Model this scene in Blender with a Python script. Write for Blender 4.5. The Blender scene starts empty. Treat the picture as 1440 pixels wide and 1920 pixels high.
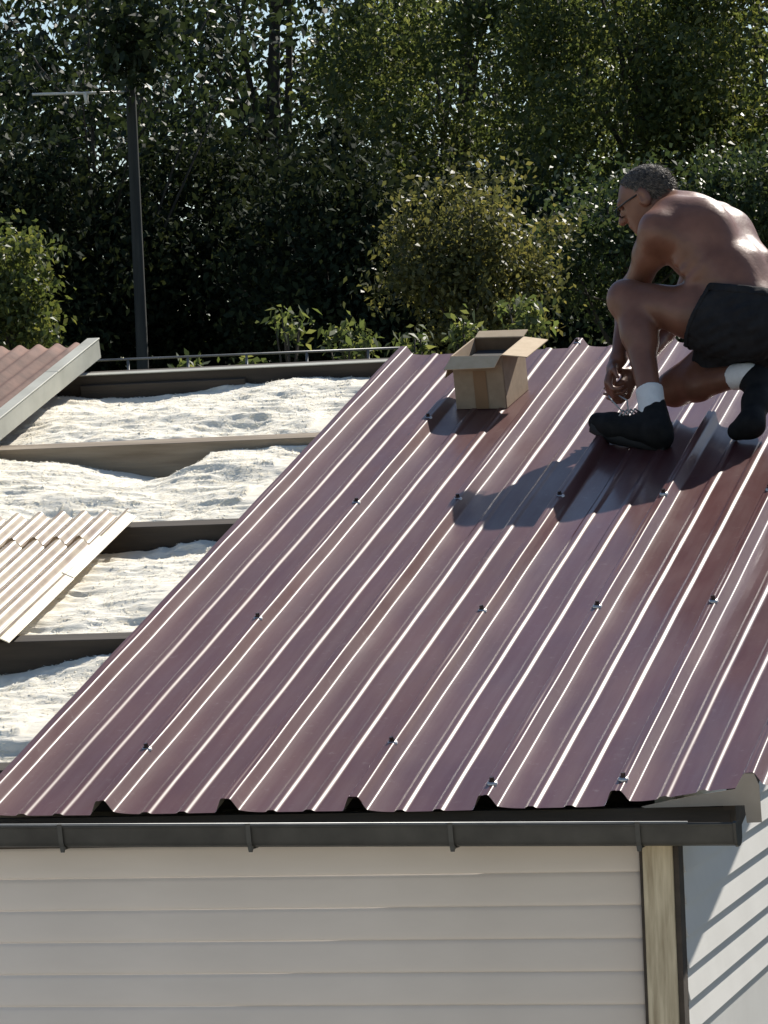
import bpy, bmesh, math, random
import numpy as np
from mathutils import Vector, Matrix

S = bpy.context.scene
COL = S.collection
rad = math.radians

# ------------------------------------------------------------------ camera
YAW, PIT, ROL = 0.25356485, 0.01698817, 0.04094345
FPX, SLOPE, Z0 = 7334.3856, 0.25941487, 2.4            # focal length in photo pixels, roof pitch, eave height
CAM = np.array([1.55013, -9.41743, 0.87453 + Z0])
FW = np.array([-math.sin(YAW) * math.cos(PIT), math.cos(YAW) * math.cos(PIT), -math.sin(PIT)])
R0 = np.array([math.cos(YAW), math.sin(YAW), 0.0])
U0 = np.cross(R0, FW)
RT = math.cos(ROL) * R0 - math.sin(ROL) * U0
UP = math.sin(ROL) * R0 + math.cos(ROL) * U0
cd = bpy.data.cameras.new('camera')
cam = bpy.data.objects.new('camera', cd)
COL.objects.link(cam)
cam.matrix_world = Matrix(((RT[0], UP[0], -FW[0], CAM[0]), (RT[1], UP[1], -FW[1], CAM[1]),
                           (RT[2], UP[2], -FW[2], CAM[2]), (0, 0, 0, 1)))
cd.sensor_fit = 'AUTO'
cd.sensor_width = 36.0
cd.lens = FPX / 1920 * 36
cd.clip_start, cd.clip_end = 0.1, 2000
S.camera = cam

# ------------------------------------------------------------------ light
SUN_EL, SUN_AZ = rad(43), rad(20)        # azimuth measured from +Y (away) towards +X (right)
w = bpy.data.worlds.new('World')
S.world = w
w.use_nodes = True
nt = w.node_tree
sky = nt.nodes.new('ShaderNodeTexSky')
sky.sky_type = 'NISHITA'
sky.sun_disc = False
sky.sun_elevation = SUN_EL
sky.sun_rotation = SUN_AZ
sky.air_density, sky.dust_density, sky.ozone_density = 1.0, 0.35, 1.2
nt.links.new(sky.outputs[0], nt.nodes['Background'].inputs[0])
nt.nodes['Background'].inputs[1].default_value = 0.075
sd = bpy.data.lights.new('sun', 'SUN')
sd.energy, sd.angle, sd.color = 5.0, rad(0.53), (1.0, 0.94, 0.85)
sun = bpy.data.objects.new('sun', sd)
COL.objects.link(sun)
SD = Vector((math.cos(SUN_EL) * math.sin(SUN_AZ), math.cos(SUN_EL) * math.cos(SUN_AZ), math.sin(SUN_EL)))
sun.rotation_euler = SD.to_track_quat('Z', 'Y').to_euler()
S.view_settings.view_transform = 'Standard'
S.view_settings.look = 'None'
S.view_settings.exposure = 0.5
S.view_settings.gamma = 1.0
S.view_settings.use_curve_mapping = False
S.cycles.max_bounces = 8
S.cycles.transparent_max_bounces = 12
S.cycles.use_denoising = True

rng = np.random.default_rng(7)
random.seed(7)
TA, CA, SA = math.tan(SLOPE), math.cos(SLOPE), math.sin(SLOPE)
PITCH = 0.333                            # spacing of the sheet ribs


def roof(x, s, h):
    """roof coordinates (along the eave, up the slope, off the plane of the rib tops) -> world"""
    return np.stack(np.broadcast_arrays(x, s * CA - h * SA, Z0 + s * SA + h * CA), -1)


def at(px, py, t):
    """photo pixel and depth in metres -> world point"""
    return CAM + t * (FW + (px - 720) / FPX * RT + (960 - py) / FPX * UP)


def on_roof(px, py, h):
    d = FW + (px - 720) / FPX * RT + (960 - py) / FPX * UP
    n = np.array([0, -SA, CA])
    t = (h - (CAM - np.array([0, 0, Z0])) @ n) / (d @ n)
    return t


# ------------------------------------------------------------------ helpers
def tag(o, label=None, cat=None, group=None, kind=None):
    if label: o['label'] = label
    if cat: o['category'] = cat
    if group: o['group'] = group
    if kind: o['kind'] = kind
    return o


def empty(name, loc):
    o = bpy.data.objects.new(name, None)
    o.location = Vector(loc)
    o.empty_display_size = 0.1
    COL.objects.link(o)
    return o


def link(name, me, mat=None, parent=None):
    o = bpy.data.objects.new(name, me)
    COL.objects.link(o)
    if mat is not None and not me.materials:
        me.materials.append(mat)
    if parent is not None:
        o.parent = parent
        p, off = parent, Vector((0, 0, 0))
        while p is not None:
            off += p.location
            p = p.parent
        o.location = -off
    return o


def mesh(name, v, f, smooth=False):
    me = bpy.data.meshes.new(name)
    v = np.asarray(v, dtype=np.float32)
    if isinstance(f, np.ndarray):
        n, k = f.shape
        me.vertices.add(len(v))
        me.vertices.foreach_set('co', v.ravel())
        me.loops.add(n * k)
        me.loops.foreach_set('vertex_index', f.astype(np.int32).ravel())
        me.polygons.add(n)
        me.polygons.foreach_set('loop_start', np.arange(n, dtype=np.int32) * k)
        me.polygons.foreach_set('loop_total', np.full(n, k, dtype=np.int32))
        me.update(calc_edges=True)
        me.validate()
    else:
        me.from_pydata([tuple(map(float, q)) for q in v], [], [tuple(q) for q in f])
    if smooth:
        me.polygons.foreach_set('use_smooth', np.ones(len(me.polygons), dtype=bool))
    return me


def grid_faces(nu, nv):
    i = np.arange(nu - 1)[:, None] * nv + np.arange(nv - 1)[None]
    return np.stack([i, i + 1, i + nv + 1, i + nv], -1).reshape(-1, 4)


class MB:
    """collects boxes, prisms and tubes and builds them as one mesh object"""
    def __init__(self):
        self.v, self.f = [], []

    def add(self, v, f):
        b = len(self.v)
        self.v += [tuple(map(float, q)) for q in v]
        self.f += [tuple(b + i for i in q) for q in f]
        return self

    def box(self, lo, hi):
        x0, y0, z0 = lo
        x1, y1, z1 = hi
        v = [(x0, y0, z0), (x1, y0, z0), (x1, y1, z0), (x0, y1, z0), (x0, y0, z1), (x1, y0, z1), (x1, y1, z1), (x0, y1, z1)]
        return self.add(v, [(0, 3, 2, 1), (4, 5, 6, 7), (0, 1, 5, 4), (1, 2, 6, 5), (2, 3, 7, 6), (3, 0, 4, 7)])

    def hexa(self, v):
        return self.add(v, [(0, 3, 2, 1), (4, 5, 6, 7), (0, 1, 5, 4), (1, 2, 6, 5), (2, 3, 7, 6), (3, 0, 4, 7)])

    def extrude(self, prof, fn, a, b):
        """closed profile swept straight from a to b; fn(u, v, w) -> world"""
        n = len(prof)
        v = [fn(u, q, a) for u, q in prof] + [fn(u, q, b) for u, q in prof]
        f = [(i, (i + 1) % n, n + (i + 1) % n, n + i) for i in range(n)]
        f += [tuple(range(n))[::-1], tuple(range(n, 2 * n))]
        return self.add(v, f)

    def tube(self, pts, rs, n=8, caps=True):
        pts = [np.asarray(p, float) for p in pts]
        m = len(pts)
        if not hasattr(rs, '__len__'):
            rs = [rs] * m
        base = len(self.v)
        ref = None
        for i in range(m):
            d = pts[min(i + 1, m - 1)] - pts[max(i - 1, 0)]
            d = d / (np.linalg.norm(d) + 1e-9)
            if ref is None:
                ref = np.cross(d, (0.3, 0.2, 0.93))
                if np.linalg.norm(ref) < 0.1:
                    ref = np.cross(d, (1, 0, 0))
            a = ref - d * (ref @ d)
            a /= np.linalg.norm(a)
            ref = a
            b = np.cross(d, a)
            for k in range(n):
                th = 2 * math.pi * k / n
                self.v.append(tuple(pts[i] + rs[i] * (math.cos(th) * a + math.sin(th) * b)))
        for i in range(m - 1):
            for k in range(n):
                k2 = (k + 1) % n
                self.f.append((base + i * n + k, base + i * n + k2, base + (i + 1) * n + k2, base + (i + 1) * n + k))
        if caps:
            self.f.append(tuple(base + k for k in range(n))[::-1])
            self.f.append(tuple(base + (m - 1) * n + k for k in range(n)))
        return self

    def build(self, name, mat, parent=None, smooth=False, bevel=0.0):
        me = mesh(name, self.v, self.f, smooth)
        o = link(name, me, mat, parent)
        if bevel:
            m = o.modifiers.new('bevel', 'BEVEL')
            m.width, m.segments, m.limit_method = bevel, 2, 'ANGLE'
            me.polygons.foreach_set('use_smooth', np.ones(len(me.polygons), dtype=bool))
            wn = o.modifiers.new('normals', 'WEIGHTED_NORMAL')
        return o


# ------------------------------------------------------------------ materials
def nodes(name):
    m = bpy.data.materials.new(name)
    m.use_nodes = True
    return m, m.node_tree.nodes, m.node_tree.links, m.node_tree.nodes['Principled BSDF']


def noise_ramp(n, l, scale, stops, detail=4, coord='Object', stretch=None, rough=0.55):
    tc = n.new('ShaderNodeTexCoord')
    mp = n.new('ShaderNodeMapping')
    if stretch: mp.inputs['Scale'].default_value = stretch
    l.new(tc.outputs[coord], mp.inputs[0])
    nz = n.new('ShaderNodeTexNoise')
    nz.inputs['Scale'].default_value = scale
    nz.inputs['Detail'].default_value = detail
    nz.inputs['Roughness'].default_value = rough
    l.new(mp.outputs[0], nz.inputs['Vector'])
    r = n.new('ShaderNodeValToRGB')
    e = r.color_ramp.elements
    while len(e) < len(stops): e.new(0.5)
    for i, (p, c) in enumerate(stops):
        e[i].position = p
        e[i].color = (*c, 1) if len(c) == 3 else c
    l.new(nz.outputs[0], r.inputs[0])
    return r.outputs[0], nz.outputs[0]


def bump(n, l, b, src, strength, dist):
    k = n.new('ShaderNodeBump')
    k.inputs['Strength'].default_value = strength
    k.inputs['Distance'].default_value = dist
    l.new(src, k.inputs['Height'])
    l.new(k.outputs[0], b.inputs['Normal'])


def mat(name, c1, c2=None, rough=0.6, scale=8, metal=0.0, bmp=0.0, bscale=60, stretch=None, spec=0.5, bdist=0.004):
    m, n, l, b = nodes(name)
    b.inputs['Roughness'].default_value = rough
    b.inputs['Metallic'].default_value = metal
    b.inputs['Specular IOR Level'].default_value = spec
    c2 = c2 or tuple(min(1, q * 1.25) for q in c1)
    col, _ = noise_ramp(n, l, scale, [(0.3, c1), (0.7, c2)], stretch=stretch)
    l.new(col, b.inputs['Base Color'])
    if bmp:
        _, f = noise_ramp(n, l, bscale, [(0, (0, 0, 0)), (1, (1, 1, 1))], stretch=stretch)
        bump(n, l, b, f, bmp, bdist)
    return m


def leaf_mat(name, stops, trans=0.4, rough=0.5, tcol=1.6, spec=0.4):
    m, n, l, b = nodes(name)
    g = n.new('ShaderNodeNewGeometry')
    r = n.new('ShaderNodeValToRGB')
    e = r.color_ramp.elements
    while len(e) < len(stops): e.new(0.5)
    for i, (p, c) in enumerate(stops):
        e[i].position, e[i].color = p, (*c, 1)
    l.new(g.outputs['Random Per Island'], r.inputs[0])
    l.new(r.outputs[0], b.inputs['Base Color'])
    b.inputs['Roughness'].default_value = rough
    b.inputs['Specular IOR Level'].default_value = spec
    tr = n.new('ShaderNodeBsdfTranslucent')
    mx = n.new('ShaderNodeVectorMath')
    mx.operation = 'MULTIPLY'
    mx.inputs[1].default_value = (tcol * 1.1, tcol, tcol * 0.6)
    l.new(r.outputs[0], mx.inputs[0])
    l.new(mx.outputs[0], tr.inputs[0])
    ms = n.new('ShaderNodeMixShader')
    ms.inputs[0].default_value = trans
    l.new(b.outputs[0], ms.inputs[1])
    l.new(tr.outputs[0], ms.inputs[2])
    l.new(ms.outputs[0], n['Material Output'].inputs[0])
    return m


def sheet_mat(name='coated_sheet', film=0.0, coat=0.10, r0=0.33, r1=0.44):
    """red-brown coated sheet metal, slightly dusty; cream lacquer on the back"""
    m, n, l, b = nodes(name)
    col, fac = noise_ramp(n, l, 5, [(0.35, (0.072, 0.019, 0.018)), (0.72, (0.094, 0.028, 0.026))], detail=6, stretch=(1, 0.35, 0.35))
    dust, df = noise_ramp(n, l, 34, [(0.585, (0, 0, 0)), (0.74, (1, 1, 1))], detail=10, rough=0.75)
    dm = n.new('ShaderNodeMath'); dm.operation = 'MULTIPLY'; dm.inputs[1].default_value = 0.34
    l.new(dust, dm.inputs[0])
    stq, _ = noise_ramp(n, l, 26, [(0.38, (0, 0, 0)), (0.72, (1, 1, 1))], detail=6, stretch=(1, 0.045, 0.045), rough=0.7)
    sm = n.new('ShaderNodeMath'); sm.operation = 'MULTIPLY_ADD'; sm.inputs[1].default_value = 0.10; sm.inputs[2].default_value = film
    l.new(stq, sm.inputs[0])
    fa = n.new('ShaderNodeMath'); fa.operation = 'ADD'
    l.new(sm.outputs[0], fa.inputs[1])
    l.new(dm.outputs[0], fa.inputs[0])
    mx = n.new('ShaderNodeMix'); mx.data_type = 'RGBA'
    mx.inputs['B'].default_value = (0.34, 0.29, 0.27, 1)
    l.new(fa.outputs[0], mx.inputs['Factor']); l.new(col, mx.inputs['A'])
    back = n.new('ShaderNodeMix'); back.data_type = 'RGBA'
    back.inputs['B'].default_value = (0.42, 0.38, 0.31, 1)
    g = n.new('ShaderNodeNewGeometry')
    l.new(g.outputs['Backfacing'], back.inputs['Factor']); l.new(mx.outputs['Result'], back.inputs['A'])
    l.new(back.outputs['Result'], b.inputs['Base Color'])
    rr, _ = noise_ramp(n, l, 9, [(0.3, (r0,) * 3), (0.75, (r1,) * 3)], detail=8, stretch=(1, 0.4, 0.4))
    l.new(rr, b.inputs['Roughness'])
    b.inputs['Specular IOR Level'].default_value = 0.22
    b.inputs['Coat Weight'].default_value = coat
    b.inputs['Coat Roughness'].default_value = 0.12
    _, f2 = noise_ramp(n, l, 3.2, [(0, (0, 0, 0)), (1, (1, 1, 1))], detail=3, stretch=(1, 0.3, 0.3))
    bump(n, l, b, f2, 0.25, 0.01)
    return m


M = {}
M['sheet'] = sheet_mat('dusty_coated_sheet', film=0.035, r0=0.34, r1=0.47)
M['sheet_clean'] = sheet_mat('clean_coated_sheet', film=0.0, coat=0.30, r0=0.30, r1=0.42)
M['screw'] = mat('screw_steel', (0.03, 0.018, 0.016), (0.06, 0.035, 0.03), rough=0.35, metal=0.3)
M['washer'] = mat('washer_metal', (0.55, 0.52, 0.50), (0.65, 0.62, 0.6), rough=0.42, metal=0.85)
M['gutter'] = mat('gutter_metal', (0.036, 0.036, 0.032), (0.062, 0.061, 0.054), rough=0.55, scale=14, metal=0.2, bmp=0.1, bscale=30)
M['bracket'] = mat('bracket_metal', (0.05, 0.05, 0.046), (0.08, 0.08, 0.072), rough=0.55, metal=0.2)
M['vinyl'] = mat('siding_vinyl', (0.71, 0.645, 0.58), (0.79, 0.72, 0.65), rough=0.5, scale=6, bmp=0.08, bscale=45, stretch=(0.4, 1, 1))
M['white_siding'] = mat('white_siding', (0.61, 0.60, 0.57), (0.67, 0.66, 0.63), rough=0.55, scale=4, bmp=0.05, bscale=40)
M['post'] = mat('pale_timber', (0.30, 0.24, 0.15), (0.62, 0.54, 0.38), rough=0.7, scale=14, bmp=0.4, bscale=30, stretch=(4, 4, 0.35))
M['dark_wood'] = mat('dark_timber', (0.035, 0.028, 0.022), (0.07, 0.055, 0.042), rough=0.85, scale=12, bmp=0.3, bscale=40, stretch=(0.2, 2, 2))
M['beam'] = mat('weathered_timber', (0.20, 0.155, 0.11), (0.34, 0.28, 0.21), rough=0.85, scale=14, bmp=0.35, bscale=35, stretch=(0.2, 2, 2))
M['cream'] = mat('cream_lacquer', (0.26, 0.22, 0.175), (0.34, 0.295, 0.24), rough=0.5)
M['board'] = mat('ceiling_board', (0.3, 0.27, 0.22), rough=0.9)
M['card'] = mat('cardboard', (0.33, 0.245, 0.165), (0.40, 0.30, 0.205), rough=0.85, scale=30, bmp=0.08, bscale=120)
M['card_in'] = mat('cardboard_inside', (0.52, 0.40, 0.26), (0.60, 0.47, 0.32), rough=0.85, scale=30)
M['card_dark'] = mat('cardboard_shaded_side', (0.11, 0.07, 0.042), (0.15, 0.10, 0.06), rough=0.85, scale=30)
M['tape'] = mat('brown_tape', (0.25, 0.15, 0.08), rough=0.3)
M['skin'] = mat('tanned_skin', (0.135, 0.058, 0.037), (0.225, 0.103, 0.066), rough=0.40, scale=9, bmp=0.35, bscale=40)
M['shorts'] = mat('dark_shorts', (0.016, 0.0165, 0.019), (0.028, 0.029, 0.032), rough=0.9, scale=20, bmp=0.45, bscale=22, bdist=0.012, spec=0.15)
M['sock'] = mat('white_sock', (0.70, 0.70, 0.70), (0.80, 0.80, 0.79), rough=0.9, scale=40, bmp=0.4, bscale=90)
M['shoe'] = mat('black_shoe', (0.007, 0.007, 0.008), (0.016, 0.016, 0.016), rough=0.75, scale=30, bmp=0.3, bscale=60, spec=0.2)
M['sole'] = mat('black_sole', (0.02, 0.02, 0.02), rough=0.8)
M['lace'] = mat('grey_lace', (0.35, 0.35, 0.34), rough=0.9)
M['hair'] = mat('grey_hair', (0.012, 0.0105, 0.0095), (0.060, 0.050, 0.042), rough=0.7, scale=60, bmp=0.8, bscale=140, bdist=0.006)
M['strand'] = mat('hair_strand', (0.016, 0.013, 0.011), (0.20, 0.165, 0.13), rough=0.55, scale=90)
M['glasses'] = mat('glasses_frame', (0.01, 0.01, 0.01), rough=0.3)
M['fibre'] = mat('fibre_cement_red', (0.085, 0.040, 0.029), (0.165, 0.085, 0.062), rough=0.85, scale=16, bmp=0.3, bscale=50)
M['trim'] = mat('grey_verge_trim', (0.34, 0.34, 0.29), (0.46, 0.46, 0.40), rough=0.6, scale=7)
M['bark'] = mat('bark', (0.035, 0.03, 0.025), (0.075, 0.065, 0.052), rough=0.95, scale=10, bmp=0.6, bscale=20, stretch=(2, 2, 0.4), bdist=0.02)
M['pole'] = mat('grey_pole', (0.022, 0.024, 0.024), (0.048, 0.050, 0.047), rough=0.9, scale=9, stretch=(3, 3, 0.3), bmp=0.3, bscale=25)
M['rail'] = mat('galvanised_rail', (0.13, 0.135, 0.135), (0.24, 0.245, 0.245), rough=0.45, metal=0.5)
M['porcelain'] = mat('insulator', (0.6, 0.6, 0.58), rough=0.3)
M['soil'] = mat('soil_grass', (0.05, 0.06, 0.025), (0.10, 0.09, 0.045), rough=1.0, scale=3, bmp=0.5, bscale=14, bdist=0.05)
M['paving'] = mat('yard_gravel', (0.50, 0.455, 0.39), (0.60, 0.55, 0.48), rough=0.95, scale=2, bmp=0.5, bscale=70)
M['concrete'] = mat('retaining_concrete', (0.22, 0.21, 0.19), (0.32, 0.30, 0.28), rough=0.9, scale=3, bmp=0.3, bscale=30)


def wool_mat():
    m, n, l, b = nodes('glass_wool')
    col, f = noise_ramp(n, l, 16, [(0.22, (0.90, 0.83, 0.68)), (0.55, (0.985, 0.94, 0.82))], detail=8, stretch=(0.6, 1.5, 1.5), rough=0.65)
    l.new(col, b.inputs['Base Color'])
    b.inputs['Roughness'].default_value = 1.0
    b.inputs['Specular IOR Level'].default_value = 0.1
    b.inputs['Subsurface Weight'].default_value = 0.0
    _, f2 = noise_ramp(n, l, 55, [(0, (0, 0, 0)), (1, (1, 1, 1))], detail=8, stretch=(0.35, 1.6, 1.6), rough=0.75)
    bump(n, l, b, f2, 0.5, 0.010)
    tr = n.new('ShaderNodeBsdfTranslucent')
    l.new(col, tr.inputs[0])
    ms = n.new('ShaderNodeMixShader'); ms.inputs[0].default_value = 0.10
    l.new(b.outputs[0], ms.inputs[1]); l.new(tr.outputs[0], ms.inputs[2])
    l.new(ms.outputs[0], n['Material Output'].inputs[0])
    return m


def grp_mat():
    """old translucent corrugated plastic: milky, yellowed, glossy"""
    m, n, l, b = nodes('translucent_plastic')
    col, f = noise_ramp(n, l, 14, [(0.3, (0.36, 0.26, 0.18)), (0.7, (0.60, 0.50, 0.35))], detail=6)
    l.new(col, b.inputs['Base Color'])
    b.inputs['Roughness'].default_value = 0.22
    b.inputs['Specular IOR Level'].default_value = 0.7
    tr = n.new('ShaderNodeBsdfTranslucent')
    l.new(col, tr.inputs[0])
    tp = n.new('ShaderNodeBsdfTransparent')
    tp.inputs[0].default_value = (0.86, 0.80, 0.70, 1)
    a = n.new('ShaderNodeMixShader'); a.inputs[0].default_value = 0.35
    l.new(tr.outputs[0], a.inputs[1]); l.new(tp.outputs[0], a.inputs[2])
    c = n.new('ShaderNodeMixShader'); c.inputs[0].default_value = 0.30
    l.new(b.outputs[0], c.inputs[1]); l.new(a.outputs[0], c.inputs[2])
    l.new(c.outputs[0], n['Material Output'].inputs[0])
    return m


M['wool'] = wool_mat()
M['grp'] = grp_mat()
M['lip'] = mat('yellowed_edge', (0.70, 0.60, 0.42), (0.82, 0.76, 0.62), rough=0.3, scale=20)
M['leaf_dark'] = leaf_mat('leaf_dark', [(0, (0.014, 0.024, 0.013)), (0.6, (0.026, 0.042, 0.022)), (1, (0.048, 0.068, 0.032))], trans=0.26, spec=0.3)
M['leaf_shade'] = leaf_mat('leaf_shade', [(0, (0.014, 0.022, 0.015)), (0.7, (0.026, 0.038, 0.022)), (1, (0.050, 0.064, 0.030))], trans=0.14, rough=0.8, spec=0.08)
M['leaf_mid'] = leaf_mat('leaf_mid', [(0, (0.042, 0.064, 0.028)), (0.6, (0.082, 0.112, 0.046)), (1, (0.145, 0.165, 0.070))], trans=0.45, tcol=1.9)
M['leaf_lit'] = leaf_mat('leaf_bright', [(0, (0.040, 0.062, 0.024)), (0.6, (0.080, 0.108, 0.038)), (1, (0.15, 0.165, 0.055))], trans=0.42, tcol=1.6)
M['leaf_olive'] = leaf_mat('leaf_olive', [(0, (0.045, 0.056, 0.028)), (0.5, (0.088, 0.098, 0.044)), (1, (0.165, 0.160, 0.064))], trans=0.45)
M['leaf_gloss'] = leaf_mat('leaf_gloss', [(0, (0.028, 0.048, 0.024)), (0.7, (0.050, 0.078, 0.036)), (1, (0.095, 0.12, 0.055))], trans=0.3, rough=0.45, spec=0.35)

# ------------------------------------------------------------------ ground and bank
tag(link('ground', mesh('ground', [(-700, -700, 0), (700, -700, 0), (700, 700, 0), (-700, 700, 0)], [(0, 1, 2, 3)]), M['soil']), kind='structure')
tm_ = MB().box((-30, -30, 0.0), (-0.30, 0.05, 0.06))
tm_.box((-0.2995, -30, 0.0), (8, -1.1, 0.06))
tag(tm_.build('terrace', M['paving']), kind='structure')
BZ = 3.1                                   # level of the planted bank behind the garage
tag(MB().box((-60, 6.0, 0.004), (60, 140, BZ)).build('embankment', M['soil']), kind='structure')
tag(MB().box((-60, 5.75, 0.004), (60, 5.996, BZ + 0.03)).build('retaining_wall', M['concrete']),
    'grey concrete retaining wall behind the garage carrying the planted bank', 'wall')

# ------------------------------------------------------------------ garage
XL = -6.2                                  # left end of the building, outside the picture
WX = -0.205                                # face of the side wall
g = empty('garage', (-3.0, 2.3, 0))
tag(g, 'low garage with beige lap siding and a half finished red-brown metal roof', 'garage')


def smoothstep(a, b, x):
    t = np.clip((x - a) / (b - a), 0, 1)
    return t * t * (3 - 2 * t)


# profile of one pitch, millimetres from the centre of a rib
PR = np.array([(-29, 0), (-12.5, 38), (12.5, 38), (32, 7.5), (44, 4.6), (60, 2.3), (80, .7), (102, 0), (108, 5.4), (123, 5.4), (133, 0),
               (200, 0), (206, 5.4), (221, 5.4), (231, 0), (304, 0)]) / 1000.0


def profile(x):
    """height of the trapezoidal sheet over x (m, rib 6 at x = 0), rib tops at 0"""
    u = (x + 0.033) % PITCH - 0.033
    px = np.concatenate([PR[:, 0], [PITCH - 0.033]])
    pz = np.concatenate([PR[:, 1], [0]])
    return np.interp(u, px, pz) - 0.038


def sheet(name, xa, xb, dh, label=None):
    step = 0.0021
    xs = np.linspace(xa, xb, int((xb - xa) / step))
    big = np.arange(xa - 0.03, xb + 0.03, 0.0005)
    k = np.hanning(21); k /= k.sum()
    hs = np.interp(xs, big, np.convolve(profile(big), k, 'same'))
    ss = np.linspace(0, 4.82, 41)
    X, Sg = np.meshgrid(xs, ss, indexing='ij')
    wav = 0.0009 * np.sin(Sg * 4.1 + np.floor(X / PITCH) * 2.3) + 0.0006 * np.sin(Sg * 11.3 + X * 9)
    lift = 0.044 * smoothstep(-0.42, 0.0, X) * (1 - 0.75 * smoothstep(0.0, 2.2, Sg))
    H = hs[:, None] + wav + lift + dh
    Sv = Sg + 0.006 * np.sin(X * 2.1 + 1) * (Sg < 0.01)
    V = roof(X, Sv, H).reshape(-1, 3)
    me = mesh(name, V, grid_faces(len(xs), len(ss))[:, ::-1], True)
    o = link(name, me, M['sheet' if dh else 'sheet_clean'], g)
    if label: o['label'] = label
    return o


s1 = sheet('roof_sheet', -6 * PITCH - 0.034, -3 * PITCH + 0.0235, 0.0042, 'red-brown trapezoidal metal sheet beside the open insulation')
s2 = sheet('roof_sheet', -3 * PITCH - 0.030, 0.050, 0.0, 'red-brown trapezoidal metal sheet under the kneeling man')


def screw_meshes():
    a = MB()
    n = 16
    prof = [(0.0165, -0.003), (0.0160, 0.0015), (0.0130, 0.0050), (0.0085, 0.0072), (0.0, 0.0078)]
    for r, z in prof:
        for k in range(n):
            a.v.append((r * math.cos(k * 2 * math.pi / n), r * math.sin(k * 2 * math.pi / n), z))
    for i in range(len(prof) - 1):
        for k in range(n):
            k2 = (k + 1) % n
            a.f.append((i * n + k, i * n + k2, (i + 1) * n + k2, (i + 1) * n + k))
    b = MB()
    b.tube([(0, 0, 0.005), (0, 0, 0.019)], 0.0068, 6)
    b.tube([(0, 0, 0.005), (0, 0, 0.0095)], 0.0105, 12)
    wm = mesh('washer', a.v, a.f, True); wm.materials.append(M['washer'])
    hm = mesh('screw', b.v, b.f); hm.materials.append(M['screw'])
    return wm, hm


wm, hm = screw_meshes()
for q_ in (wm, hm): q_.transform(Matrix.Scale(0.85, 4))
rot = Matrix.Rotation(SLOPE, 4, 'X')
for k, s in [(1, .39), (3, .40), (4, .08), (5, .08), (1, 1.51), (3, 1.52), (4, 1.53), (5, 1.54), (1, 2.71), (2, 2.71), (3, 2.70), (4, 2.68),
             (5, 2.68), (6, 1.53), (6, .40), (1, 3.75), (2, 4.75)]:
    par = s1 if k <= 3 else s2
    lift = 0.044 * float(smoothstep(-0.42, 0.0, np.array((k - 6) * PITCH))) * (1 - 0.75 * float(smoothstep(0, 2.2, np.array(s))))
    o = link('screw', hm, None, par)
    p = Vector(roof((k - 6) * PITCH + 0.006, s, 0.0015 + lift))
    tilt = Matrix.Rotation(random.uniform(-.12, .12), 4, 'X') @ Matrix.Rotation(random.uniform(-.15, .15), 4, 'Y')
    o.matrix_basis = Matrix.Translation(p) @ rot @ tilt
    wsh = bpy.data.objects.new('washer', wm); COL.objects.link(wsh)
    wsh.parent = par
    wsh.matrix_basis = Matrix.Translation(p) @ rot
    # both hang under the sheet, whose own transform cancels that of the garage
for o in list(s1.children) + list(s2.children):
    pass


# purlins, ridge beam, ceiling under the insulation
def slope_box(name, x0, x1, s0, s1_, h0, h1, mt, label=None, bevel=0.003, parent=g):
    v = [roof(x, s, h) for h in (h0, h1) for (x, s) in ((x0, s0), (x1, s0), (x1, s1_), (x0, s1_))]
    o = MB().hexa(v).build(name, mt, parent, bevel=bevel)
    if label: o['label'] = label
    return o


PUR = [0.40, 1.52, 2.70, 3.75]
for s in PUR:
    slope_box('purlin', XL, WX - 0.03, s - 0.03, s + 0.035, -0.165, -0.0425, M['beam'] if s > 3 else M['dark_wood'])  # lower purlins darker: the shade on their faces is put into the colour
slope_box('ridge_beam', XL, WX - 0.03, 4.775, 4.84, -0.19, -0.0425, M['dark_wood'])
slope_box('beam_lit_edge', XL, -2.0, 4.768, 4.80, -0.0420, -0.0385, M['trim'], bevel=0)  # added pale strip, paints the sunlit top edge of the ridge beam
MB().add([roof(x, s, -0.21) for (x, s) in ((XL, .12), (WX - .03, .12), (WX - .03, 4.9), (XL, 4.9))], [(0, 1, 2, 3)]).build('ceiling_board', M['board'], g)
# a loose dark board leaning on the ridge beam
slope_box('packing_board', -3.25, -2.60, 4.745, 4.770, -0.16, -0.075, M['dark_wood'])

# front wall: one rounded lap board per course
NB = 28
ROW = 0.0825
bp = [(0.012, -0.0815), (-0.0012, -0.0812), (-0.0032, -0.0790), (-0.0044, -0.073), (-0.0050, -0.060), (-0.0048, -0.045), (-0.0040, -0.028), (-0.0026, -0.012), (0.0002, 0.0022), (0.012, 0.0030)]
b = MB()
b.extrude(bp, lambda y, z, x: (x, y, z), XL, -0.2975)
bm_ = mesh('siding_board', b.v, b.f, True)
bm_.materials.append(M['vinyl'])
front = MB().box((XL, 0.112, 0.02), (-0.24, 0.20, Z0 - 0.10)).build('front_wall', M['vinyl'], g)
for i in range(NB):
    z = Z0 - 0.1245 - i * ROW
    if z < 0.1: break
    o = bpy.data.objects.new('siding_board', bm_)
    COL.objects.link(o)
    o.parent = front
    o.location = (0, 0.10, z)

# corner boards
MB().box((-0.289, 0.080, 0.02), (-0.2125, 0.150, Z0 - 0.07)).build('corner_post', M['post'], g, bevel=0.005)['label'] = 'pale weathered timber corner post'
MB().box((-0.2972, 0.090, 0.02), (-0.2892, 0.11, Z0 - 0.09)).build('edge_strip', M['dark_wood'], g)
MB().box((-0.2120, 0.088, 0.02), (-0.1985, 0.1505, Z0 - 0.09)).build('edge_strip', M['dark_wood'], g)

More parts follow.
